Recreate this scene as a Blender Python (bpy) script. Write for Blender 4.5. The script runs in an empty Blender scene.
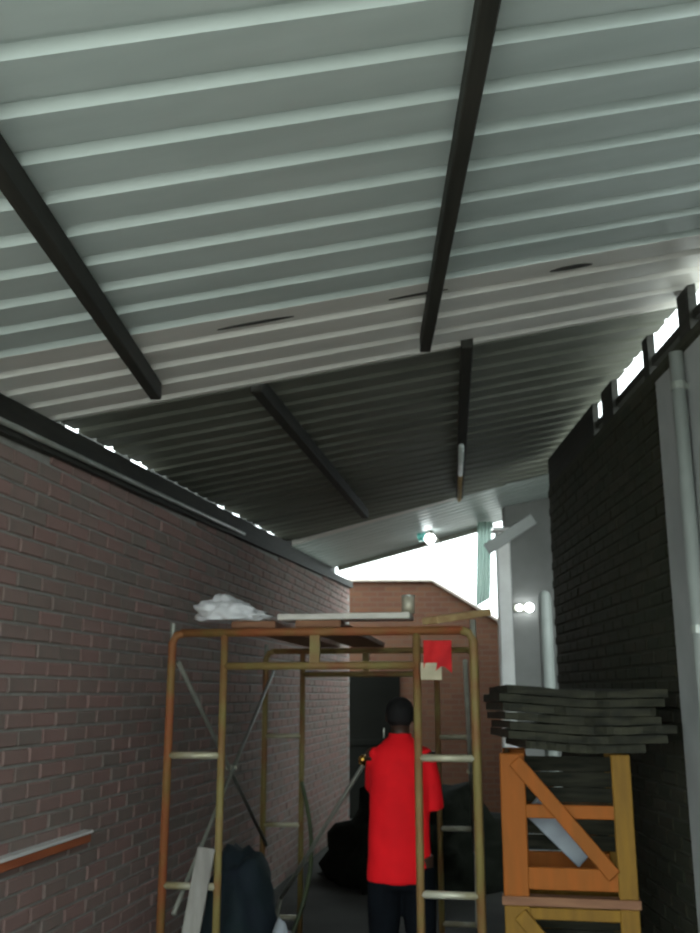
import bpy, bmesh, math, random
from mathutils import Vector, Matrix, noise
random.seed(7)
scene = bpy.context.scene
col = scene.collection
R = math.radians

# ------------------------------------------------------------------ camera, sky, exposure
PITCH, YAW = 13.4, 0.704
cam_d = bpy.data.cameras.new('camera')
cam_d.sensor_fit = 'VERTICAL'; cam_d.sensor_height = 36.0
cam_d.lens = 950 / 933 * 36.0
cam_d.clip_start = 0.05
cam = bpy.data.objects.new('camera', cam_d); col.objects.link(cam)
cam.location = (0, 0, 1.65)
cam.rotation_euler = (R(90 + PITCH), 0, R(YAW))
scene.camera = cam
cam_d.dof.use_dof = True; cam_d.dof.focus_distance = 1.0; cam_d.dof.aperture_fstop = 13.0   # soft phone focus

world = bpy.data.worlds.new('overcast_sky'); scene.world = world
world.use_nodes = True
wb = world.node_tree.nodes['Background']
wb.inputs['Color'].default_value = (0.86, 0.99, 1.0, 1)
wb.inputs['Strength'].default_value = 1.0
vs = scene.view_settings
vs.view_transform = 'Standard'; vs.look = 'None'; vs.gamma = 1.0; vs.use_curve_mapping = False
vs.exposure = 2.45

# ------------------------------------------------------------------ materials
def mat(name, c1, c2=None, scale=6.0, rough=0.8, metal=0.0, bump=0.0, detail=4.0, stretch=(1, 1, 1),
        lo=0.35, hi=0.65, island=0.0, emit=None, spec=0.4, transl=0.0):
    m = bpy.data.materials.new(name); m.use_nodes = True
    nt = m.node_tree; N = nt.nodes; L = nt.links
    b = N['Principled BSDF']
    b.inputs['Roughness'].default_value = rough
    b.inputs['Metallic'].default_value = metal
    b.inputs['Specular IOR Level'].default_value = spec
    c2 = c2 or tuple(x * 0.7 for x in c1)
    tc = N.new('ShaderNodeTexCoord'); mp = N.new('ShaderNodeMapping')
    mp.inputs['Scale'].default_value = stretch
    L.new(tc.outputs['Object'], mp.inputs['Vector'])
    no = N.new('ShaderNodeTexNoise'); no.inputs['Scale'].default_value = scale
    no.inputs['Detail'].default_value = detail
    L.new(mp.outputs[0], no.inputs['Vector'])
    rp = N.new('ShaderNodeValToRGB')
    rp.color_ramp.elements[0].position = lo; rp.color_ramp.elements[1].position = hi
    rp.color_ramp.elements[0].color = (*c1, 1); rp.color_ramp.elements[1].color = (*c2, 1)
    fac = no.outputs['Fac']
    if island > 0:
        g = N.new('ShaderNodeNewGeometry'); oi = N.new('ShaderNodeObjectInfo')
        ad = N.new('ShaderNodeMath'); ad.operation = 'ADD'
        L.new(g.outputs['Random Per Island'], ad.inputs[0]); L.new(oi.outputs['Random'], ad.inputs[1])
        fr = N.new('ShaderNodeMath'); fr.operation = 'FRACT'; L.new(ad.outputs[0], fr.inputs[0])
        mx = N.new('ShaderNodeMix'); mx.inputs[0].default_value = island
        L.new(no.outputs['Fac'], mx.inputs[2]); L.new(fr.outputs[0], mx.inputs[3])
        fac = mx.outputs[0]
    L.new(fac, rp.inputs['Fac'])
    L.new(rp.outputs['Color'], b.inputs['Base Color'])
    if bump > 0:
        bp = N.new('ShaderNodeBump'); bp.inputs['Strength'].default_value = bump
        bp.inputs['Distance'].default_value = 0.01
        L.new(no.outputs['Fac'], bp.inputs['Height']); L.new(bp.outputs[0], b.inputs['Normal'])
    if transl:
        b.inputs['Transmission Weight'].default_value = transl
    if emit:
        b.inputs['Emission Color'].default_value = (*emit[0], 1)
        b.inputs['Emission Strength'].default_value = emit[1]
    return m

def brickwork_mat(name, ca, cb, cm, sx, sy):
    m = bpy.data.materials.new(name); m.use_nodes = True
    nt = m.node_tree; N = nt.nodes; L = nt.links; b = N['Principled BSDF']
    b.inputs['Roughness'].default_value = 0.9
    tc = N.new('ShaderNodeTexCoord'); mp = N.new('ShaderNodeMapping')
    mp.inputs['Rotation'].default_value = (R(90), 0, 0)
    L.new(tc.outputs['Object'], mp.inputs['Vector'])
    br = N.new('ShaderNodeTexBrick'); br.inputs['Scale'].default_value = 1.0
    br.inputs['Brick Width'].default_value = sx; br.inputs['Row Height'].default_value = sy
    br.inputs['Mortar Size'].default_value = 0.008
    br.inputs['Color1'].default_value = (*ca, 1); br.inputs['Color2'].default_value = (*cb, 1)
    br.inputs['Mortar'].default_value = (*cm, 1)
    L.new(mp.outputs[0], br.inputs['Vector']); L.new(br.outputs['Color'], b.inputs['Base Color'])
    bp = N.new('ShaderNodeBump'); bp.inputs['Strength'].default_value = 0.4; bp.inputs['Distance'].default_value = 0.01
    bp.invert = True
    L.new(br.outputs['Fac'], bp.inputs['Height']); L.new(bp.outputs[0], b.inputs['Normal'])
    return m

M = {}
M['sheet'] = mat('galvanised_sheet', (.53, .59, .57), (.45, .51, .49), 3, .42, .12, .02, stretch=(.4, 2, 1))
M['sheet_pale'] = mat('pale_and_glare_sheet', (.72, .70, .66), (.64, .62, .58), 3, .45, .1, .02, stretch=(.4, 2, 1))  # painted sky glare on two roof sheets; the flashing's own pale colour
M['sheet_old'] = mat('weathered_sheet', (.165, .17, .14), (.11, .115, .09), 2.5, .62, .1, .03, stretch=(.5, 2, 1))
M['brick_l'] = mat('mauve_brick', (.29, .175, .155), (.215, .17, .148), 9, .9, 0, .25, island=.6, lo=.2, hi=.8)
M['mortar_l'] = mat('grey_mortar', (.34, .33, .30), (.28, .27, .245), 12, .95, 0, .2)
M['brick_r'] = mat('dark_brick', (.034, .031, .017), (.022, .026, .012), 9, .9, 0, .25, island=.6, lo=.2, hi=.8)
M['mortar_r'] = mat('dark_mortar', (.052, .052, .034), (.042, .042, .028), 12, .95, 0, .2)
M['end_brick'] = brickwork_mat('orange_brown_brickwork', (.09, .034, .013), (.07, .022, .009), (.075, .042, .025), .225, .0745)
M['coping'] = mat('pale_coping', (.5, .42, .36), None, 5)
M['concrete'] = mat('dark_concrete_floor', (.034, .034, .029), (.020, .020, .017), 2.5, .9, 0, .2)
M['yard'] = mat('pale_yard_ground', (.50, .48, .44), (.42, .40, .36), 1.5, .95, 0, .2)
M['timber_dark'] = mat('dark_timber', (.030, .028, .022), (.016, .016, .012), 5, .75, 0, .1, stretch=(6, .5, 6))
M['plaster'] = mat('grey_plaster', (.42, .43, .42), (.34, .35, .34), 3, .9, 0, .1)
M['plaster_dark'] = mat('dull_plaster', (.24, .24, .23), (.2, .2, .19), 3, .9, 0, .1)
M['pipe_grey'] = mat('grey_pipe', (.30, .32, .30), (.25, .27, .25), 3, .45)
M['pvc'] = mat('pale_pipe', (.62, .66, .63), (.52, .57, .54), 3, .4)
M['white_paint'] = mat('white_paint', (.80, .79, .77), (.68, .66, .64), 4, .5)
M['conduit'] = mat('conduit', (.42, .44, .41), (.3, .32, .28), 6, .4, .4)
M['rust'] = mat('rusty_red_tube', (.30, .065, .025), (.20, .12, .035), 5, .7, 0, .1, lo=.3, hi=.7)
M['olive'] = mat('worn_yellow_tube', (.22, .17, .055), (.22, .075, .03), 5, .65, 0, .1, lo=.4, hi=.75)
M['steel'] = mat('worn_pale_steel', (.55, .53, .42), (.36, .31, .17), 6, .45, .3)
M['galv'] = mat('grey_brace_tube', (.25, .26, .22), (.18, .17, .14), 6, .5, .3)
M['brass'] = mat('brass_coupler', (.85, .50, .12), (.75, .35, .06), 20, .25, .9)
M['plank'] = mat('scaffold_plank', (.30, .15, .08), (.20, .09, .05), 4, .8, 0, .1, stretch=(1, 6, 6))
M['plank_pale'] = mat('bleached_plank', (.66, .62, .56), (.5, .46, .4), 4, .8, 0, .1, stretch=(1, 6, 6))
M['plank_grey'] = mat('grey_plank', (.30, .28, .25), (.22, .2, .18), 4, .8, 0, .1, stretch=(6, 6, 1))
M['plank_yel'] = mat('yellow_plank', (.48, .34, .16), (.36, .22, .1), 4, .8, 0, .1, stretch=(1, 6, 6))
M['plastic_white'] = mat('white_plastic_sheet', (.78, .77, .78), (.66, .65, .66), 5, .45)
M['crate'] = mat('orange_crate_wood', (.36, .095, .008), (.28, .085, .008), 5, .75, 0, .15, stretch=(4, 4, .6))
M['crate_dull'] = mat('dull_crate_wood', (.27, .14, .014), (.20, .10, .012), 5, .75, 0, .15, stretch=(4, 4, .6))
M['board'] = mat('weathered_board', (.040, .038, .022), (.012, .012, .007), 5, .85, 0, .3, stretch=(1, 8, 8))
M['red'] = mat('red_cotton', (.95, .003, .010), (.80, .002, .008), 5, .85, 0, .1)
M['navy'] = mat('dark_navy_cloth', (.006, .008, .011), (.004, .005, .007), 8, .95, 0, .1, spec=.1)
M['skin'] = mat('dark_skin', (.055, .028, .018), (.045, .022, .014), 9, .55)
M['hair'] = mat('black_hair', (.006, .005, .005), (.004, .004, .004), 60, .8, 0, .3)
M['shoe'] = mat('black_leather', (.01, .01, .01), None, 9, .5)
M['red_rag'] = mat('crimson_rag', (.65, .02, .02), (.5, .015, .02), 8, .9, 0, .1)
M['cream'] = mat('cream_cloth', (.6, .52, .36), None, 8, .9)
M['tarp'] = mat('dark_blue_tarp', (.016, .024, .036), (.010, .022, .024), 4, .85, 0, .1)
M['hose'] = mat('green_hose', (.07, .09, .035), (.05, .065, .03), 9, .5)
M['sack'] = mat('grey_white_sack', (.36, .39, .42), (.28, .3, .33), 6, .8, 0, .1)
M['bulb'] = mat('lit_globe', (.9, .95, .95), (.9, .95, .95), 3, .3, emit=((.92, 1, 1), 3.0))
M['teal_glass'] = mat('teal_glass_shade', (.25, .65, .58), (.2, .6, .55), 3, .15, transl=.4)
M['black_door'] = mat('black_steel_door', (.004, .004, .003), (.003, .003, .002), 4, .9, 0, spec=.1)
M['clear_sheet'] = mat('pale_green_plastic', (.62, .78, .70), (.55, .72, .64), 4, .35, transl=.35)
M['shade_fill'] = mat('black_shade_fill', (.009, .010, .007), (.004, .005, .003), 9, .95, 0, .5, spec=.1)  # black colour standing in for the deep shade at floor level
M['tin'] = mat('pale_tin', (.55, .52, .42), (.48, .42, .3), 6, .4, .3)
M['patch'] = mat('bitumen_patch', (.025, .025, .022), (.05, .045, .04), 9, .8)
M['tile_ledge'] = mat('orange_wood', (.42, .12, .045), (.32, .085, .035), 5, .7, 0, .1, stretch=(4, .6, 4))

# ------------------------------------------------------------------ mesh helpers
class MB:
    def __init__(s): s.v = []; s.f = []
    def add(s, vs, fs):
        b = len(s.v); s.v += [tuple(v) for v in vs]; s.f += [tuple(b + i for i in f) for f in fs]; return s
    def box(s, x0, x1, y0, y1, z0, z1, bev=0.0, mtx=None):
        b = min(bev, (x1-x0)*.45, (y1-y0)*.45, (z1-z0)*.45)
        if b <= 0:
            vs = [Vector((x, y, z)) for z in (z0, z1) for y in (y0, y1) for x in (x0, x1)]
            fs = [(0,2,3,1),(4,5,7,6),(0,1,5,4),(2,6,7,3),(0,4,6,2),(1,3,7,5)]
        else:
            bm = bmesh.new(); bmesh.ops.create_cube(bm, size=1)
            for v in bm.verts:
                v.co = Vector(((x0+x1)/2 + v.co.x*(x1-x0), (y0+y1)/2 + v.co.y*(y1-y0), (z0+z1)/2 + v.co.z*(z1-z0)))
            bmesh.ops.bevel(bm, geom=bm.edges[:], offset=b, segments=1, affect='EDGES', profile=.5)
            bm.verts.index_update()
            vs = [v.co.copy() for v in bm.verts]; fs = [[v.index for v in f.verts] for f in bm.faces]; bm.free()
        if mtx: vs = [mtx @ v for v in vs]
        return s.add(vs, fs)
    def bar(s, a, b, w, h, up=(0, 0, 1), bev=0.0):
        """rectangular bar from a to b, w across, h along 'up'"""
        a = Vector(a); b = Vector(b); d = (b - a); L = d.length; d.normalize()
        x = d.cross(Vector(up))
        if x.length < 1e-4: x = d.cross(Vector((1, 0, 0)))
        x.normalize(); z = x.cross(d)
        m = Matrix((x, d, z)).transposed().to_4x4(); m.translation = a
        return s.box(-w/2, w/2, 0, L, -h/2, h/2, bev, m)
    def tube(s, pts, r, n=10, caps=True):
        pts = [Vector(p) for p in pts]; rs = r if isinstance(r, (list, tuple)) else [r]*len(pts)
        rings = []; prev = None
        for i, p in enumerate(pts):
            t = (pts[min(i+1, len(pts)-1)] - pts[max(i-1, 0)]).normalized()
            if prev is None:
                u = t.cross(Vector((0, 0, 1)))
                if u.length < 1e-3: u = t.cross(Vector((0, 1, 0)))
            else:
                u = prev - t * prev.dot(t)
            u.normalize(); prev = u; w = t.cross(u)
            rings.append([p + (u*math.cos(2*math.pi*k/n) + w*math.sin(2*math.pi*k/n))*rs[i] for k in range(n)])
        return s.rings(rings, caps)
    def rings(s, rings, caps=True):
        n = len(rings[0]); vs = [v for r in rings for v in r]; fs = []
        for i in range(len(rings)-1):
            for k in range(n):
                a = i*n+k; b = i*n+(k+1) % n
                fs.append((a, b, b+n, a+n))
        if caps:
            fs.append(tuple(range(n-1, -1, -1))); fs.append(tuple((len(rings)-1)*n + k for k in range(n)))
        return s.add(vs, fs)
    def ell(s, secs, n=16):
        """stack of ellipses (cx,cy,z,rx,ry)"""
        return s.rings([[Vector((cx+rx*math.cos(2*math.pi*k/n), cy+ry*math.sin(2*math.pi*k/n), z)) for k in range(n)]
                        for cx, cy, z, rx, ry in secs])
    def ball(s, c, r, sc=(1, 1, 1), nu=12, nv=8):
        c = Vector(c); secs = []
        for i in range(nv+1):
            a = -math.pi/2 + math.pi*i/nv; q = max(math.cos(a), .02)
            secs.append((c.x, c.y, c.z + r*sc[2]*math.sin(a), r*sc[0]*q, r*sc[1]*q))
        return s.ell(secs, nu)
    def mesh(s, name, smooth=False):
        me = bpy.data.meshes.new(name); me.from_pydata(s.v, [], s.f); me.validate()
        bm = bmesh.new(); bm.from_mesh(me); bmesh.ops.recalc_face_normals(bm, faces=bm.faces[:]); bm.to_mesh(me); bm.free()
        if smooth:
            me.polygons.foreach_set('use_smooth', [True]*len(me.polygons))
        return me
    def build(s, name, m, parent=None, smooth=False):
        return link(name, s.mesh(name, smooth), m, parent)

def link(name, me, m, parent=None):
    o = bpy.data.objects.new(name, me); col.objects.link(o)
    if m is not None and not me.materials: me.materials.append(m)
    if parent: o.parent = parent
    return o
def empty(name, loc=(0, 0, 0), rz=0):
    o = bpy.data.objects.new(name, None); col.objects.link(o)
    o.empty_display_size = .1; o.location = loc; o.rotation_euler = (0, 0, rz); return o
def tag(o, label, cat, group=None):
    o['label'] = label; o['category'] = cat
    if group: o['group'] = group
    return o
def struct(o, label=None):
    o['kind'] = 'structure'
    if label: o['label'] = label
    return o
def smooth_angle(o, ang=40):
    me = o.data
    me.polygons.foreach_set('use_smooth', [True]*len(me.polygons))
    try: me.set_sharp_from_angle(angle=R(ang))
    except Exception: pass
def remesh(me, voxel, it=4, name='m'):
    o = bpy.data.objects.new('tmp', me); col.objects.link(o)
    md = o.modifiers.new('r', 'REMESH'); md.mode = 'VOXEL'; md.voxel_size = voxel
    sm = o.modifiers.new('s', 'SMOOTH'); sm.iterations = it; sm.factor = .5
    dg = bpy.context.evaluated_depsgraph_get()
    out = bpy.data.meshes.new_from_object(o.evaluated_get(dg))
    bpy.data.objects.remove(o); out.name = name
    out.polygons.foreach_set('use_smooth', [True]*len(out.polygons))
    return out

# ------------------------------------------------------------------ layout of the passage
K, Z0 = 0.217, 3.214                       # roof plane  z = Z0 + K x
WX = lambda y: -1.47 + .155*(y - 4.23)     # brick face of the left wall
XR = 1.55                                  # brick face of the right wall
roofz = lambda x: Z0 + K*x
PLATE = .15

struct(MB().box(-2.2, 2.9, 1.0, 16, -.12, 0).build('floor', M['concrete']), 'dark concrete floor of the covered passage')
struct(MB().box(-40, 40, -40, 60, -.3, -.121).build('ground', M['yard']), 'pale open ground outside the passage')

BRK_L, BRK_H, JT = .212, .0615, .013
def brick_mesh(name):
    b = MB(); c = .005; d = .055; l, h = BRK_L/2, BRK_H/2
    vs = [(-l, 0, -h), (l, 0, -h), (l, 0, h), (-l, 0, h),
          (-l, d-c, -h), (l, d-c, -h), (l, d-c, h), (-l, d-c, h),
          (-l+c, d, -h+c), (l-c, d, -h+c), (l-c, d, h-c), (-l+c, d, h-c)]
    fs = []
    for q in (0, 4):
        for k in range(4):
            a, e = q+k, q+(k+1) % 4; fs.append((a, e, e+4, a+4))
    fs.append((8, 9, 10, 11))
    b.add(vs, fs); return b.mesh(name), vs, fs

def brick_wall(wall, origin, tdir, ndir, length, ztop, m, see, first=300):
    """bricks on the wall face; local brick: x along tdir, y along ndir"""
    me, bv, bf = brick_mesh('brick'); me.materials.append(m)
    t = Vector(tdir).normalized(); n = Vector(ndir).normalized(); o = Vector(origin)
    rot = Matrix((t, n, Vector((0, 0, 1)))).transposed()
    spots = []
    pl, ph = BRK_L + JT, BRK_H + JT
    r = 0
    while True:
        z = .012 + ph*r + BRK_H/2
        if z > 4: break
        s = (pl/2 if r % 2 else 0) + pl/2
        while s < length - pl/2:
            p = o + t*s
            if z + BRK_H/2 < ztop(p): spots.append(Vector((p.x, p.y, z)) + n*(random.uniform(-.054, -.049)))
            s += pl
        r += 1
    near = sorted([p for p in spots if see(p)], key=lambda p: (p - Vector((0, 0, 1.65))).length)[:first]
    keys = {tuple(p) for p in near}
    inv = wall.matrix_world.inverted()
    for p in near:
        b = bpy.data.objects.new('brick', me); col.objects.link(b); b.parent = wall
        b.matrix_local = Matrix.Translation(p) @ rot.to_4x4() @ Matrix.Rotation(R(random.uniform(-.4, .4)), 4, 'Y')
    rest = MB()
    for p in spots:
        if tuple(p) in keys: continue
        rest.add([p + rot @ Vector(v) for v in bv], bf)
    s = rest.build('brick_courses', m, wall); s['kind'] = 'stuff'

def slab(pts, thick, ztop):
    pass

# left wall: mortar core, its top follows the roof slope
Y0L, Y1L = 1.2, 12.7
tl = Vector((.155, 1, 0)).normalized(); nl = Vector((1, -.155, 0)).normalized()
def core(face, back, y0, y1, ztop, n=2):
    b = MB(); vs = []
    for y in (y0, y1):
        f = Vector((WX(y), y, 0)) + nl*face; g = Vector((WX(y), y, 0)) + nl*back
        zt = ztop(y)
        vs += [f, f + Vector((0, 0, zt)), g + Vector((0, 0, zt)), g]
    b.add(vs, [(0, 1, 2, 3), (7, 6, 5, 4), (0, 4, 5, 1), (1, 5, 6, 2), (2, 6, 7, 3), (3, 7, 4, 0)]); return b
ztL = lambda y: roofz(WX(y)) - PLATE
wl = core(-.008, -.22, Y0L, Y1L, lambda y: ztL(y)).build('wall_left', M['mortar_l'])
struct(wl, 'long grey and reddish brick wall on the left of the passage')
brick_wall(wl, (WX(Y0L), Y0L, 0), tl, nl, (Y1L - Y0L)*math.sqrt(1 + .155**2), lambda p: ztL(p.y) + .01, M['brick_l'],
           lambda p: p.y > 3.3 and p.z > .45)
# right wall
wr = MB().box(XR + .008, XR + .23, -1.6, 7.75, 0, 3.32).build('wall_right', M['mortar_r'])  # unseen stretch behind the camera added to shade the roof's right side
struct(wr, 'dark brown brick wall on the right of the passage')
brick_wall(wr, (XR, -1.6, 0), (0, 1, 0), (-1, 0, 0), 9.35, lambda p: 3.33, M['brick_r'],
           lambda p: p.y > 4.4 and p.z > 1.35)

# wall plate on the left wall (dark timber) and the conduit under it
HEX = [(0, 1, 2, 3), (7, 6, 5, 4), (0, 4, 5, 1), (1, 5, 6, 2), (2, 6, 7, 3), (3, 7, 4, 0)]
def along_left(y0, y1, o0, o1, d0, d1, d1b=None):
    vs = []
    for y in (y0, y1):
        for off, dz in ((o1, d0), (o1, d1), (o0, d1 if d1b is None else d1b), (o0, d0)):
            p = Vector((WX(y), y, 0)) + nl*off; vs.append((p.x, p.y, roofz(WX(y)) + dz))
    return MB().add(vs, HEX)
struct(along_left(.2, 8.6, -.10, .035, -PLATE-.02, -.012, -.045).build('trim_1', M['timber_dark']), 'dark timber wall plate along the top of the left wall')
struct(along_left(8.6, 12.72, -.10, .035, -PLATE-.02, -.085).build('trim_8', M['timber_dark']), 'low dark timber plate on the far end of the left wall')
struct(along_left(9.5, 12.5, -.20, -.16, -.03, .095).build('trim_10', M['timber_dark']), 'dark closing board under the far roof edge above the left wall')
cd = [Vector((WX(y), y, roofz(WX(y)) - .135)) + nl*.055 for y in (2.2, 4.6, 6.4, 7.4)]
o = MB().tube(cd, .014, 8).build('conduit_pipe', M['conduit'], None, True)
tag(o, 'thin grey conduit running under the dark wall plate of the left wall', 'pipe')

# right wall: dark rail and packing blocks in the gap below the roof
o = MB().box(XR + .03, XR + .06, 2.0, 7.7, 3.375, 3.425).build('trim_2', M['timber_dark'])
struct(o, 'thin dark rail in the open gap above the right wall')
blk = MB()
for i, (ya, yb) in enumerate(((3.3, 3.95), (4.24, 4.40), (4.90, 5.0), (5.66, 5.93), (6.16, 7.74))):
    b = MB()
    b.add([(XR+.01, ya, 3.32), (XR+.05, ya, 3.32), (XR+.05, yb, 3.32), (XR+.01, yb, 3.32),
           (XR+.01, ya, roofz(XR+.01)-.004), (XR+.05, ya, roofz(XR+.05)-.004), (XR+.05, yb, roofz(XR+.05)-.004), (XR+.01, yb, roofz(XR+.01)-.004)],
          [(0, 3, 2, 1), (4, 5, 6, 7), (0, 1, 5, 4), (1, 2, 6, 5), (2, 3, 7, 6), (3, 0, 4, 7)])
    struct(b.build('trim_%d' % (3 + i), M['timber_dark']), 'dark timber packing block between right wall top and roof')

# ------------------------------------------------------------------ roof
ceil = struct(empty('ceiling'), 'sloping roof of ribbed metal sheets over the passage')
PIT = .2055
def sheet(ya, n, skew, xl, xr, dz, m, end=None):
    """one ribbed sheet: n ribs from ya on (y measured at x=0); xl/xr give the cut ends per profile line"""
    prof = []
    for k in range(n):
        y = ya + k*PIT
        prof += [(y, 0), (y + .138, 0), (y + .157, .031), (y + .187, .031), (y + .2045, 0)]
    prof.append((ya + n*PIT + .03, 0))
    if end is not None: prof = [q for q in prof if q[0] <= end] + ([(end, 0)] if prof[-1][0] > end else [])
    vs = []; th = .003; NX = 1
    for y, h in prof:
        a, c = xl(y), xr(y)
        if c < a + .01: c = a + .01
        for x in (a, c):
            z = roofz(x) + dz + h
            vs.append((x, y + skew*x, z)); vs.append((x, y + skew*x, z + th))
    fs = []
    for i in range(len(prof)-1):
        p = i*4; q = p + 4
        fs += [(p, q, q+2, p+2), (p+1, p+3, q+3, q+1), (p, p+1, q+1, q), (p+2, q+2, q+3, p+3)]
    fs += [(0, 2, 3, 1), (len(vs)-4, len(vs)-3, len(vs)-1, len(vs)-2)]
    o = MB().add(vs, fs).build('roof_sheet', m, ceil)
    return o
# first bay, nearest the camera
y = 1.927 - 8*PIT - .2045
xl1 = lambda y: WX(y - .1) - .09
ks = 0
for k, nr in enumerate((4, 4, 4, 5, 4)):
    sheet(y + ks*PIT, nr, .075, xl1, lambda y: 1.66, .002*(k % 2), M['sheet'] if k < 4 else M['sheet_pale'],  # last sheet paler: grazing sky reflection painted in as colour
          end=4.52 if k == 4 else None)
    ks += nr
# second bay: darker old sheets, ends cut ragged at the left wall plate
gaps2 = [(4.62, 4.72, .05), (5.02, 5.12, .05), (5.35, 5.44, .05), (5.47, 5.52, .05), (6.75, 6.9, .05), (7.05, 7.25, .05), (7.6, 7.75, .045), (7.95, 8.1, .045)]
def xl2(y):
    x = WX(y - .1) - .045
    return x
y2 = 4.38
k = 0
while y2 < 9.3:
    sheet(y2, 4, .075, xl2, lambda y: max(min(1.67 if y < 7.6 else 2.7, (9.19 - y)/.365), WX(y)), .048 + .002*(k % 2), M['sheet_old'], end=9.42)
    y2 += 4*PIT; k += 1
# third bay, light of the open end painted in as paler sheets
y3 = 8.75; k = 0
while y3 < 12.1:
    sheet(y3, 4, -.45, lambda y: max(WX(y + .2) - .22, -1.3), lambda y: 2.7, .10 + .002*(k % 2), M['sheet'] if k else M['sheet_pale'], end=12.2)
    y3 += 4*PIT; k += 1

for ya, yb in ((4.25, 4.58), (4.77, 5.05), (5.24, 5.42), (5.73, 7.1), (7.34, 7.5), (7.78, 8.18), (8.48, 8.6), (8.95, 9.6)):
    vs = []
    for yy in (ya, yb):
        for off, dz in ((-.075, -.05), (-.075, .10), (-.10, .10), (-.10, -.05)):
            p = Vector((WX(yy), yy, 0)) + nl*off; vs.append((p.x, p.y, roofz(WX(yy)) + dz))
    MB().add(vs, [(0, 1, 2, 3), (7, 6, 5, 4), (0, 4, 5, 1), (1, 5, 6, 2), (2, 6, 7, 3), (3, 7, 4, 0)]).build('closing_strip', M['timber_dark'], ceil)

vs = []
for x in (-.60, .95):
    yl = 9.19 - .29*x
    for dy, dz in ((-.10, .038), (.03, .038), (.03, .044), (-.10, .044)): vs.append((x, yl + dy, roofz(x) + dz))
MB().add(vs, HEX).build('end_flashing', M['sheet_pale'], ceil)
def purlin(a, b_, dz, m=None, w=.05, h=.08):
    za = roofz(a[0]) + dz - h/2 - .001; zb = roofz(b_[0]) + dz - h/2 - .001
    return MB().bar((a[0], a[1], za), (b_[0], b_[1], zb), w, h, bev=.004).build('purlin', m or M['timber_dark'], ceil)
purlin((-.922, .3), (-.925, 4.08), 0)
purlin((.302, .3), (.300, 4.20), 0)
purlin((-.51, 4.40), (.035, 8.5), .048, w=.06)
purlin((.52, 4.40), (.90, 8.55), .048, w=.06)
o = MB().tube([(.69, 6.35, roofz(.69)-.06), (.78, 7.3, roofz(.78)-.06)], .02, 8).build('conduit', M['pvc'], ceil, True)  # pale tube paints the light caught along the purlin's lower side
o = MB().tube([(.78, 7.3, roofz(.78)-.06), (.885, 8.45, roofz(.885)-.06)], .018, 8).build('conduit', M['plank_yel'], ceil, True)  # yellow far end of that painted purlin highlight
MB().bar((-.30, 12.30, roofz(-.30) + .07), (1.60, 11.43, roofz(1.60) + .07), .06, .055, bev=.004).build('edge_beam', M['galv'], ceil)
for cx, cy, lx, ly in ((.894, 3.735, .09, .020), (.24, 3.685, .12, .010), (-.43, 3.63, .15, .012)):
    b = MB()
    n = 14
    top = []; bot = []
    for i in range(n):
        a = 2*math.pi*i/n; x = cx + lx*math.cos(a)*(1 + .15*math.sin(3*a)); yy = cy + ly*math.sin(a) + .075*(x - cx)
        z = roofz(x) + .0
        bot.append((x, yy, z - .004)); top.append((x, yy, z - .0005))
    b.rings([[Vector(q) for q in bot], [Vector(q) for q in top]])
    b.build('sealant_patch', M['patch'], ceil)

# ------------------------------------------------------------------ pier and downpipe on the right
o = MB().box(1.50, XR + .02, 3.7, 4.64, 0, 3.2, .01).build('trim_9', M['plaster'])
struct(o, 'grey plastered pier standing against the right wall')
b = empty('downpipe', (1.455, 4.17, 0))
MB().tube([(0, 0, .05), (0, 0, 3.18)],   .032, 14).build('pipe', M['pipe_grey'], b, True)
for z in (.7, 1.9, 3.0):
    MB().tube([(0, 0, z), (0, 0, z + .035)], .037, 14).box(.0, .046, -.01, .01, z + .005, z + .03).build('pipe_clip', M['conduit'], b)
tag(b, 'pale green-grey downpipe on the grey pier at the right edge', 'pipe')

# ------------------------------------------------------------------ far end: building, door, posts
YE = 13.6
b = MB(); outl = [(-1.4, 0), (3.0, 0), (3.0, 1.96), (1.912, 2.625), (1.005, 3.195), (-1.4, 3.195)]
b.add([(x, YE, z) for x, z in outl] + [(x, YE + .25, z) for x, z in outl],
      [tuple(range(6)), tuple(range(11, 5, -1))] + [(i, (i+1) % 6, (i+1) % 6 + 6, i + 6) for i in range(6)])
we = struct(b.build('wall_back', M['end_brick']), 'orange-brown brick end wall with a stepped sloping top')
b = MB()
for (x0, z0), (x1, z1) in (((-1.4, 3.21), (1.015, 3.21)), ((1.005, 3.21), (3.02, 1.97))):
    b.bar((x0, YE + .1, z0), (x1, YE + .1, z1), .36, .035, bev=.006)
b.build('coping', M['coping'], we)
d = struct(MB().box(-.42, .53, YE - .04, YE, 0, 1.93, .01).build('door_1', M['black_door']), 'black steel door in the brick end wall')
MB().box(-.42, .53, YE - .06, YE - .04, .95, 1.03, .006).build('door_rail', M['black_door'], d)
MB().tube([(.3, YE - .045, 1.05), (.3, YE - .09, 1.05), (.3, YE - .09, 1.17), (.3, YE - .045, 1.17)], .008, 8).build('door_handle', M['galv'], d, True)

sl = [(x, yy, z) for yy in (10.35, 10.55) for x, z in ((1.58, 0), (2.72, 0), (2.72, roofz(2.72) + .097), (1.58, roofz(1.58) + .097))]
o = MB().add(sl, [(0, 1, 2, 3), (7, 6, 5, 4), (0, 4, 5, 1), (1, 5, 6, 2), (2, 6, 7, 3), (3, 7, 4, 0)]).build('wall_side', M['plaster_dark'])
struct(o, 'grey plastered wall set back beyond the dark brick wall')
struct(MB().box(2.72, 2.9, 7.75, 13.6, 0, 3.9).build('added_wall_side', M['plaster_dark']), 'unseen grey side wall added to darken the recess beyond the dark brick wall')  # unseen wall, added to keep light out of the recess
po = empty('roof_post', (1.485, 9.95, 0))
MB().box(-.07, .07, -.07, .07, 0, 3.30, .012).build('shaft', M['white_paint'], po)
MB().box(-.10, .10, -.10, .10, 0, .04, .008).build('base_plate', M['galv'], po)
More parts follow.
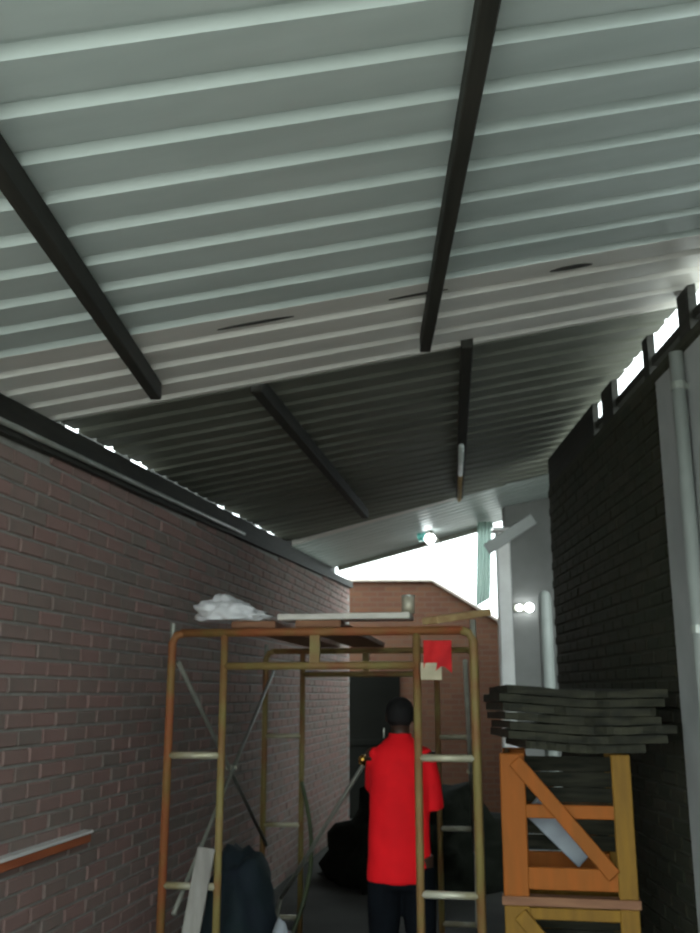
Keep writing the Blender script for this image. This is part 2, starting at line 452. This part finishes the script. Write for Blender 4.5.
MB().box(-.10, .10, -.10, .10, 3.30, 3.34, .008).build('cap_plate', M['white_paint'], po)
tag(po, 'bright white post holding up the far end of the roof', 'post')
o = MB().bar((1.30, 9.82, 3.10), (1.80, 9.82, 3.42), .05, .12, bev=.006).build('slanted_board', M['plaster'])
tag(o, 'pale board slanting up from the white post to the roof', 'board')
vp = empty('vent_pipe', (1.70, 8.9, 0))
MB().tube([(0, 0, 0), (0, 0, 2.50), (0, 0, 2.55), (0, 0, 2.575)], [.062, .062, .05, .02], 16).build('pipe', M['pipe_grey'], vp, True)
MB().tube([(0, 0, 1.4), (0, 0, 1.47)], .069, 16).build('collar', M['pipe_grey'], vp, True)
tag(vp, 'upright pale pipe with rounded top behind the dark brick wall corner', 'pipe')
lp = empty('wall_lamp', (1.74, 10.35, 2.54))
MB().box(-.11, .11, -.03, 0, -.04, .04, .008).build('back_plate', M['galv'], lp)
MB().ball((-.05, -.055, 0), .034).build('bulb', M['bulb'], lp, True)
MB().ball((.06, -.06, 0), .048).build('bulb', M['bulb'], lp, True)
tag(lp, 'small wall lamp with two lit bulbs on the grey wall', 'lamp')
# translucent strip hanging at the right of the open end
b = MB(); vs = []; fs = []
nx = 9
for i in range(nx):
    x = 1.37 + .17*i/(nx-1); yy = 11.1 + (.012 if i % 2 else -.012)
    for z in (2.62 + .10*(i/(nx-1)), 3.62): vs += [(x - (.05 if z < 3 else 0), yy, z), (x - (.05 if z < 3 else 0), yy + .004, z)]
for i in range(nx-1):
    p = i*4; q = p+4
    fs += [(p, q, q+2, p+2), (p+1, p+3, q+3, q+1), (p, p+1, q+1, q), (p+2, q+2, q+3, p+3)]
fs += [(0, 2, 3, 1), (len(vs)-4, len(vs)-3, len(vs)-1, len(vs)-2)]
o = b.add(vs, fs).build('plastic_strip', M['clear_sheet'])
tag(o, 'pale green plastic sheet strip hanging from the roof at the open end', 'plastic sheet')
# lamp under the far roof edge
lz = roofz(.79) + .10
cl = empty('ceiling_lamp', (.79, 11.0, lz))
MB().tube([(0, 0, 0), (0, 0, -.03)], .05, 14).build('mount', M['galv'], cl, True)
MB().tube([(-.09, 0, -.03), (-.09, 0, -.11)], [.055, .035], 14).bar((-.09, 0, -.02), (.02, 0, -.02), .03, .02).build('shade', M['teal_glass'], cl, True)
MB().ball((.01, 0, -.085), .062).build('globe', M['bulb'], cl, True)
MB().tube([(.03, 0, -.02), (.12, .0, -.12), (.23, 0, -.24)], .007, 6).build('flex', M['galv'], cl, True)
tag(cl, 'small lit globe lamp under the far roof edge', 'lamp')

# ------------------------------------------------------------------ scaffold
FW, FH, INN = 1.52, 1.945, .275
def scaffold_frame(loc, rz, label, ma, mb_):
    t = empty('scaffold', loc, rz)
    tag(t, label, 'scaffold', 'walk-through scaffold frames')
    r = .0215
    xo = FW/2; xi = FW/2 - INN
    for s in (-1, 1):
        leg = MB().tube([(s*xo, 0, .0), (s*xo, 0, FH - .05), (s*(xo - .02), 0, FH - .012), (s*(xo - .06), 0, FH)], r, 10).build('outer_leg', ma if s < 0 else mb_, t, True)
        MB().tube([(s*xo, 0, 0), (s*xo, 0, .012)], .05, 12).build('foot_plate', M['galv'], leg)
        MB().tube([(s*xo, 0, FH - .04), (s*xo, 0, FH + .05)], .015, 8).build('coupling_pin', M['galv'], leg)
        MB().tube([(s*xi, 0, .0), (s*xi, 0, FH - .012)], r*.9, 10).build('inner_leg', mb_, t, True)
        for z in (.15, .75, 1.35):
            MB().tube([(s*xi, 0, z), (s*xo, 0, z)], .0175, 8).build('rung', M['steel'], t, True)
    MB().tube([(-xo + .05, 0, FH), (xo - .05, 0, FH)], r, 10).build('header_bar', ma, t, True)
    MB().tube([(-xi, 0, FH - .165), (xi, 0, FH - .165)], r*.9, 10).build('lower_header_bar', mb_, t, True)
    for x in (-.02, ):
        MB().bar((x, 0, FH - .165), (x, 0, FH), .05, .025, up=(0, 1, 0)).build('header_strut', mb_, t)
    for s in (-1, 1):
        MB().tube([(s*xo, 0, FH - .02), (s*xo, -.0, FH - .33)], r*1.25, 8).build('lock_sleeve', ma, t, True) if False else None
    return t
def fpos(l, r):
    l = Vector(l); r = Vector(r); c = (l + r)/2; a = math.atan2(r.y - l.y, r.x - l.x); return (c.x, c.y, 0), a
fa, aa = fpos((-.965, 4.90), (.54, 4.66))
fb, ab = fpos((-.70, 7.08), (.80, 6.84))
scaffold_frame(fa, aa, 'rusty walk-through scaffold frame nearest the camera, in front of the red shirt', M['rust'], M['olive'])
scaffold_frame(fb, ab, 'rusty walk-through scaffold frame farther back, behind the red shirt', M['olive'], M['olive'])
def cross_brace(a1, b1, a2, b2, label):
    t = empty('cross_brace', ((a1[0]+b1[0])/2, (a1[1]+b1[1])/2, 0)); o = Vector(t.location)
    tag(t, label, 'brace', 'scaffold cross braces')
    for k, (p, q) in enumerate(((a1, b1), (a2, b2))):
        dx = Vector((.0, 0, 0)) if k == 0 else Vector((.026, 0, 0))
        MB().tube([Vector(p) - o + dx, Vector(q) - o + dx], .0125, 8).build('brace_tube', M['galv'], t, True)
    m1 = (Vector(a1) + Vector(b1))/2 - o
    MB().tube([m1 - Vector((.02, 0, 0)), m1 + Vector((.045, 0, 0))], .012, 8).build('pivot_bolt', M['steel'], t)
    return t
cross_brace((-.93, 4.90, 1.80), (-.67, 7.05, .62), (-.93, 4.90, .62), (-.67, 7.05, 1.80), 'crossed grey brace tubes joining the scaffold frames beside the left wall')
cross_brace((.50, 4.70, 1.80), (.75, 6.79, .62), (.50, 4.70, .62), (.75, 6.79, 1.80), 'crossed grey brace tubes joining the scaffold frames on the crate side')

# boards lying on the scaffold
def board(name, a, b_, w, h, m, label, cat='plank', up=(0, 0, 1), group=None):
    a = Vector(a); b_ = Vector(b_)
    o = MB().bar((0, 0, 0), b_ - a, w, h, up, bev=.004).build(name, m)
    o.location = a; tag(o, label, cat, group); return o
ZT = FH + .0215
board('scaffold_plank', (-.55, 4.86, ZT + .02), (-.27, 7.0, ZT + .02), .23, .036, M['plank'], 'brown scaffold plank on top of the frames, nearest the left wall', group='planks on the scaffold')
board('scaffold_plank', (-.22, 4.80, ZT + .02), (.05, 6.97, ZT + .02), .23, .036, M['plank'], 'brown scaffold plank on top of the frames, above the red-shirted person', group='planks on the scaffold')
board('scaffold_plank', (-.41, 4.925, ZT + .055), (.25, 4.815, ZT + .055), .2, .03, M['plank_pale'], 'bleached pale plank lying crosswise on top of the scaffold', group='planks on the scaffold')
board('scaffold_plank', (.33, 4.68, ZT + .025), (.62, 4.88, ZT + .08), .12, .034, M['plank_yel'], 'short yellowish plank tilted up at the right top of the scaffold', group='planks on the scaffold')
# white plastic bundle
def blob(name, c, size, m, seed, bumps=.25, freq=3.0, flat=0.0, shape=None, parent=None):
    bm = bmesh.new(); bmesh.ops.create_icosphere(bm, subdivisions=4, radius=1)
    for v in bm.verts:
        p = v.co.copy(); d = 1 + bumps*noise.fractal(p*freq + Vector((seed, seed*1.7, 0)), .8, 2.1, 4)
        p *= d
        if shape: p = shape(p)
        p = Vector((p.x*size[0], p.y*size[1], p.z*size[2]))
        if p.z < flat: p.z = flat
        v.co = p
    me = bpy.data.meshes.new(name); bm.to_mesh(me); bm.free()
    me.polygons.foreach_set('use_smooth', [True]*len(me.polygons))
    o = link(name, me, m, parent); o.location = c; return o
def wedge(p):
    k = 1.0 - .55*max(0, p.x + .2); return Vector((p.x, p.y, p.z*k))
o = blob('plastic_sheet', (-.665, 4.90, ZT + .067), (.17, .13, .10), M['plastic_white'], 3.3, .35, 2.2, -.028, wedge)
tag(o, 'crumpled white plastic sheet heaped on the left top of the scaffold', 'plastic sheet')
tn = empty('paint_tin', (.235, 4.83, ZT + .071))
MB().tube([(0, 0, 0), (0, 0, .085)], .032, 14).build('can', M['tin'], tn, True)
MB().tube([(0, 0, .085), (0, 0, .092)], .034, 14).build('lid', M['conduit'], tn)
tag(tn, 'small pale tin standing on the pale scaffold plank', 'tin')
# red rag over the lower header bar
rg = empty('rag', (.36, 4.665, FH - .165))
b = MB(); vs = []; fs = []
nx, nz = 9, 9
for i in range(nx):
    for j in range(nz):
        u = i/(nx-1); v = j/(nz-1)
        z = .115 - .14*v - .02*math.sin(u*7)*v; yy = -.006 - .012*math.sin(u*9 + v*3)
        vs.append((-.065 + .135*u, yy - .02, z)); vs.append((-.065 + .135*u, yy - .014, z))
idx = lambda i, j: 2*(i*nz + j)
for i in range(nx-1):
    for j in range(nz-1):
        a, b2, c, d2 = idx(i, j), idx(i+1, j), idx(i+1, j+1), idx(i, j+1)
        fs += [(a, b2, c, d2), (a+1, d2+1, c+1, b2+1)]
MB().add(vs, fs).build('cloth', M['red_rag'], rg, True)
MB().box(-.08, .02, -.03, -.024, -.07, .01, .002).build('torn_edge', M['cream'], rg)
tag(rg, 'small red rag hanging at the top right of the near scaffold frame', 'rag')
# brass coupler and the slanting tube
st = empty('slanting_tube', (-.36, 6.3, 0))
pa = Vector((.005, 6.05, 1.22)); pb = Vector((-.52, 6.5, .38))
MB().tube([pa - st.location, pb - st.location], .014, 8).build('tube', M['galv'], st, True)
MB().tube([pa + Vector((-.02, 0, .035)) - st.location, pa + Vector((.02, 0, .02)) - st.location], .026, 12).ball(pa + Vector((.0, -.012, .035)) - st.location, .028).build('coupler', M['brass'], st, True)
MB().tube([pb - st.location, Vector((-.60, 6.56, .0)) - st.location], .014, 8).build('foot_tube', M['galv'], st, True)
tag(st, 'grey slanting tube with a brass coupler left of the red shirt', 'tube')

# ------------------------------------------------------------------ ledge on the left wall
lg = empty('wall_ledge', (WX(4.0), 4.0, 0), math.atan2(-.155, 1))
MB().box(-.002, .045, -.9, .92, .945, .985, .004).build('board', M['tile_ledge'], lg)
MB().box(-.002, .052, -.9, .93, .985, 1.0, .003).build('lit_top_strip', M['white_paint'], lg)  # white strip paints the light falling on the ledge top
tag(lg, 'orange-brown wooden ledge with its lit top painted white fixed to the left brick wall', 'ledge')

# ------------------------------------------------------------------ low clutter at the left
board('leaning_board', (-.88, 4.72, .012), (-.745, 4.83, .93), .085, .02, M['plank_grey'], 'pale narrow board leaning inside the left scaffold leg', 'board', up=(0, 1, 0))
o = blob('tarpaulin_heap', (-.72, 6.0, 0), (.24, .36, .74), M['tarp'], 8.1, .15, 1.8, 0.0)
tag(o, 'dark blue tarpaulin heap under the scaffold by the left wall', 'tarpaulin')
o = blob('sack', (-.42, 5.45, 0), (.12, .12, .46), M['sack'], 1.4, .15, 2.0, 0.0)
tag(o, 'grey-white sack standing on the floor below the slanting tube', 'sack')
hp = []
for i in range(15):
    u = i/14
    hp.append(Vector((-.42 + .10*math.sin(u*3.1) - .10*u*u, 6.9 - .35*u, 1.05 - 1.04*u)))
hp += [Vector((-.6, 6.4, .016)), Vector((-.7, 6.1, .016))] if False else []
o = MB().tube(hp, .015, 8).build('hose', M['hose'], None, True)
tag(o, 'green hose hanging down from the far scaffold frame', 'hose')

def ridge(p):
    return Vector((p.x, p.y, p.z))
o = blob('shade_heap', (.55, 9.4, 0), (.85, .9, .80), M['shade_fill'], 5.2, .32, 3.6, 0.0, ridge)  # dark heap added to paint the black shade behind the scaffold
tag(o, 'added black heap standing in for shade behind the scaffold and the red shirt', 'heap')

# ------------------------------------------------------------------ crates and boards on the right
def crate(z, label, dull):
    t = empty('wooden_crate', (.975, 4.84, z), R(-10)); tag(t, label, 'crate', 'orange wooden crates stacked on the floor')
    W, D, H = .59, .50, .62; hw, hd = W/2, D/2
    ma = M['crate_dull'] if dull else M['crate']; mb_ = M['crate_dull']
    for sx in (-1, 1):
        w = .115 if sx < 0 else .085
        for sy in (-1, 1):
            x0, x1 = (-hw, -hw + w) if sx < 0 else (hw - w, hw)
            y0, y1 = (-hd, -hd + .04) if sy < 0 else (hd - .04, hd)
            MB().box(x0, x1, y0, y1, 0, H, .005).build('post', ma if sx < 0 else mb_, t)
    for sy in (-1, 1):
        y0, y1 = (-hd + .006, -hd + .034) if sy < 0 else (hd - .034, hd - .006)
        for (za, zb) in ((.03, .125), (.335, .395)) + (((.565, .615),) if dull else ()):
            MB().box(-hw + .10, hw - .07, y0, y1, za, zb, .004).build('rail', ma, t)
        yy = -hd - .012 if sy < 0 else hd + .012
        MB().bar((-hw + .07, yy, H - .03), (hw - .10, yy, .10), .022, .065, up=(0, 0, 1), bev=.004).build('diagonal_brace', ma, t)
    for sx in (-1, 1):
        x0, x1 = (-hw + .01, -hw + .035) if sx < 0 else (hw - .035, hw - .01)
        for (za, zb) in ((.03, .13), (.31, .365), (.565, .615)):
            MB().box(x0, x1, -hd + .04, hd - .04, za, zb, .004).build('side_rail', mb_, t)
    for k in range(6):
        z0 = .135 + k*.075
        MB().box(-hw + .04, hw - .04, hd - .05, hd - .042, z0, z0 + .072, .002).build('shade_backing', M['board'], t)  # dark boards added so the crate's inside looks shaded
    for k in range(4):
        y0 = -hd + .05 + k*.105
        MB().box(-hw + .04, hw - .04, y0, y0 + .085, .03, .048, .003).build('floor_slat', mb_, t)
    return t
ZC1, ZC2 = .095, .755
crate(ZC2, 'orange wooden crate with diagonal brace, upper of the two stacked', False)
crate(ZC1, 'yellowish wooden crate with diagonal brace, lower of the two stacked', True)
for yy, which in ((-.21, 'front'), (.21, 'rear')):
    o = MB().box(-.305, .305, yy - .04, yy + .04, 0, .04, .004).build('packing_batten', M['plank'])
    o.location = (.975, 4.84, .715); o.rotation_euler = (0, 0, R(-10))
    tag(o, 'brown batten between the two crates at the %s edge' % which, 'batten')
    o = MB().box(-.305, .305, yy - .04, yy + .04, 0, .095, .004).build('floor_block', M['plank'])
    o.location = (.975, 4.84, 0); o.rotation_euler = (0, 0, R(-10))
    tag(o, 'brown timber block under the lower crate at the %s edge' % which, 'block')
board('inner_plank', (.80, 4.78, 1.13), (1.06, 4.84, .88), .02, .10, M['sack'], 'short grey-white plank lying slanted inside the upper crate', 'plank', up=(1, 0, 1))
# warped boards stacked on the crates
zt = 1.378
nb = 7
ords = ['topmost', 'second from the top', 'third from the top', 'middle one', 'third from the bottom', 'second from the bottom', 'lowest']
for k in range(nb):
    x0 = .645 + random.uniform(-.01, .035) + (0.08 if k == 0 else 0); x1 = 1.44 + random.uniform(-.10, .0)
    if k in (0, 1): x1 -= .05
    y0 = 4.50 + random.uniform(0, .06); y1 = 5.12 + random.uniform(0, .1)
    th = .038; nx = 24; ny = 6; vs = []
    for i in range(nx + 1):
        for j in range(ny + 1):
            u = i/nx; v = j/ny
            xx = x0 + (x1 - x0)*u; yy = y0 + (y1 - y0)*v + .03*noise.noise(Vector((u*9, k*3.1, v*2)))
            zz = zt + .012 - .028*(xx - 1.0) + .008*math.sin(7*xx + 2.2*yy) + .002*(1 + noise.noise(Vector((u*3.0, v*1.5, k*5.7)))) 
            vs.append((xx, yy, zz)); vs.append((xx, yy, zz + th*(.93 + .1*noise.noise(Vector((u*8, v*3, k*2.2 + 9))))))
    idx = lambda i, j: 2*(i*(ny+1) + j)
    fs = []
    for i in range(nx):
        for j in range(ny):
            a, b2, c, d2 = idx(i, j), idx(i+1, j), idx(i+1, j+1), idx(i, j+1)
            fs += [(a, d2, c, b2), (a+1, b2+1, c+1, d2+1)]
    for i in range(nx):
        for j, fl in ((0, 0), (ny, 1)):
            a, b2 = idx(i, j), idx(i+1, j); fs.append((a, b2, b2+1, a+1))
    for j in range(ny):
        for i in (0, nx):
            a, b2 = idx(i, j), idx(i, j+1); fs.append((a, b2, b2+1, a+1))
    o = MB().add(vs, fs).build('weathered_board', M['board'])
    tag(o, 'dark warped weathered board on the crates, ' + ords[nb-1-k], 'board', 'dark boards stacked on the crates')
    zt += .0405

# ------------------------------------------------------------------ person in the red shirt, seen from behind
PX, PY = .205, 5.35
def person():
    t = empty('person', (PX, PY, 0), R(-4))
    tag(t, 'person in a long red shirt and dark trousers standing with back turned', 'person')
    b = MB()
    # head, neck, torso
    b.ell([(0, .03, 1.385, .075, .06), (0, .03, 1.41, .054, .056), (0, .035, 1.45, .05, .055), (0, .04, 1.475, .052, .07), (0, .05, 1.49, .058, .085),
           (0, .052, 1.515, .066, .092), (0, .05, 1.545, .071, .094), (0, .047, 1.575, .069, .09), (0, .045, 1.60, .055, .073), (0, .045, 1.615, .03, .04)], 20)
    b.ball((0, .148, 1.515), .016, (1, 1.2, 1.5)); b.ball((0, .125, 1.475), .03, (1, .7, .5))
    for s in (-1, 1):
        b.ball((s*.072, .05, 1.52), .026, (.35, .7, 1.1))
        b.ball((s*.028, .128, 1.538), .012)
    b.ell([(0, 0, .78, .14, .095), (0, 0, .95, .135, .09), (0, 0, 1.15, .145, .095), (0, .005, 1.3, .145, .09), (0, .015, 1.37, .10, .07), (0, .03, 1.41, .05, .05)], 20)
    for s in (-1, 1):
        b.tube([(s*.085, 0, .82), (s*.09, .01, .6), (s*.095, .015, .46), (s*.095, 0, .42), (s*.10, -.012, .3), (s*.10, -.01, .085), (s*.10, 0, .05)],
               [.085, .078, .058, .055, .056, .038, .04], 14)
        b.ball((s*.105, .06, .035), .05, (.85, 2.0, .65))
    arms = {-1: [(-.135, .0, 1.335), (-.14, .09, 1.22), (-.145, .17, 1.12), (-.14, .27, 1.13), (-.11, .37, 1.15)],
            1: [(.135, 0, 1.335), (.160, .0, 1.2), (.175, .02, 1.075), (.165, .12, 1.05), (.12, .245, 1.06)]}
    for s, pts in arms.items():
        b.tube(pts, [.055, .046, .041, .038, .027], 12)
        w = Vector(pts[-1]); d = (w - Vector(pts[-2])).normalized(); side = Vector((-s, .25, 0)).normalized(); side = (side - d*side.dot(d)).normalized()
        upv = side.cross(d)
        if upv.z < 0: upv = -upv
        palm = w + d*.045
        b.tube([w, w + d*.03, w + d*.085], [.026, .034, .034], 10)
        for k, (off, ln) in enumerate(((.027, .068), (.009, .078), (-.009, .072), (-.027, .056))):
            r0 = w + d*.08 + side*off
            p1 = r0 + d*ln*.5 - upv*.006; p2 = r0 + d*ln*.8 - upv*.026; p3 = r0 + d*ln*.85 - upv*.045
            b.tube([r0 - d*.02, r0, p1, p2, p3], [.009, .0095, .0088, .008, .007], 8)
        r0 = w + d*.03 + side*.03
        b.tube([r0 - side*.015, r0 + side*.012 + d*.02, r0 + side*.02 + d*.045 - upv*.01, r0 + side*.012 + d*.065 - upv*.022], [.012, .011, .010, .008], 8)
    body = link('body', remesh(b.mesh('b'), .0065, 3, 'body'), None, t)
    body.data.materials.clear(); body.data.materials.append(M['skin']); body['label'] = 'dark-skinned head and forearms'
    # hair
    h = MB().ell([(0, .0, 1.475, .048, .028), (0, .005, 1.50, .068, .052), (0, .018, 1.535, .076, .072), (0, .035, 1.57, .076, .092), (0, .042, 1.60, .062, .08), (0, .044, 1.622, .036, .048), (0, .044, 1.628, .01, .015)], 20)
    link('hair', remesh(h.mesh('h'), .008, 2, 'hair'), None, t).data.materials.append(M['hair'])
    # shirt
    h = MB().ell([(-.012, 0, .69, .168, .125), (-.012, 0, .72, .170, .126), (-.012, -.002, .85, .166, .120), (-.008, 0, 1.0, .163, .115), (0, 0, 1.15, .165, .118),
                  (0, .0, 1.28, .166, .112), (0, .004, 1.335, .150, .098), (0, .012, 1.375, .118, .085), (0, .02, 1.40, .085, .072), (0, .026, 1.42, .066, .066)], 28)
    h.tube([(-.10, 0, 1.335), (-.125, .02, 1.29), (-.138, .09, 1.21), (-.145, .15, 1.14)], [.062, .063, .060, .058], 14)
    h.tube([(.10, 0, 1.335), (.132, .0, 1.29), (.158, .0, 1.19), (.178, .015, 1.045)], [.062, .063, .059, .056], 14)
    me = remesh(h.mesh('s'), .009, 5, 'shirt')
    for v in me.vertices:      # folds
        p = v.co; w = min(1, max(0, (1.3 - p.z)/.5))
        k = .007*w*noise.noise(Vector((p.x*16 + p.z*5, p.y*12, p.z*4)))
        v.co = p + v.normal*k
    sh = link('shirt', me, None, t); sh.data.materials.append(M['red']); sh['label'] = 'long bright red short-sleeved shirt'
    c = MB(); n = 20; rr = []
    for z, q in ((1.405, .068), (1.435, .062), (1.437, .056), (1.405, .060)):
        rr.append([Vector((q*math.cos(2*math.pi*k/n), .028 + q*math.sin(2*math.pi*k/n), z)) for k in range(n)])
    c.rings(rr, False); c.build('collar', M['red'], sh, True)
    # trousers and shoes
    h = MB().ell([(0, 0, .66, .15, .105), (0, 0, .86, .158, .11)], 20)
    for s in (-1, 1):
        h.tube([(s*.082, 0, .76), (s*.09, .005, .58), (s*.097, .012, .42), (s*.10, 0, .25), (s*.102, 0, .07)], [.096, .092, .078, .072, .074], 14)
    tr = link('trousers', remesh(h.mesh('t'), .011, 4, 'trousers'), None, t); tr.data.materials.append(M['navy'])
    for s in (-1, 1):
        f = MB().ell([(s*.105, .05, 0, .048, .135), (s*.105, .05, .03, .05, .138), (s*.105, .045, .055, .047, .12), (s*.104, .0, .085, .045, .06), (s*.103, -.005, .10, .042, .05)], 16)
        f.build('shoe', M['shoe'], t, True)
    return t
person()
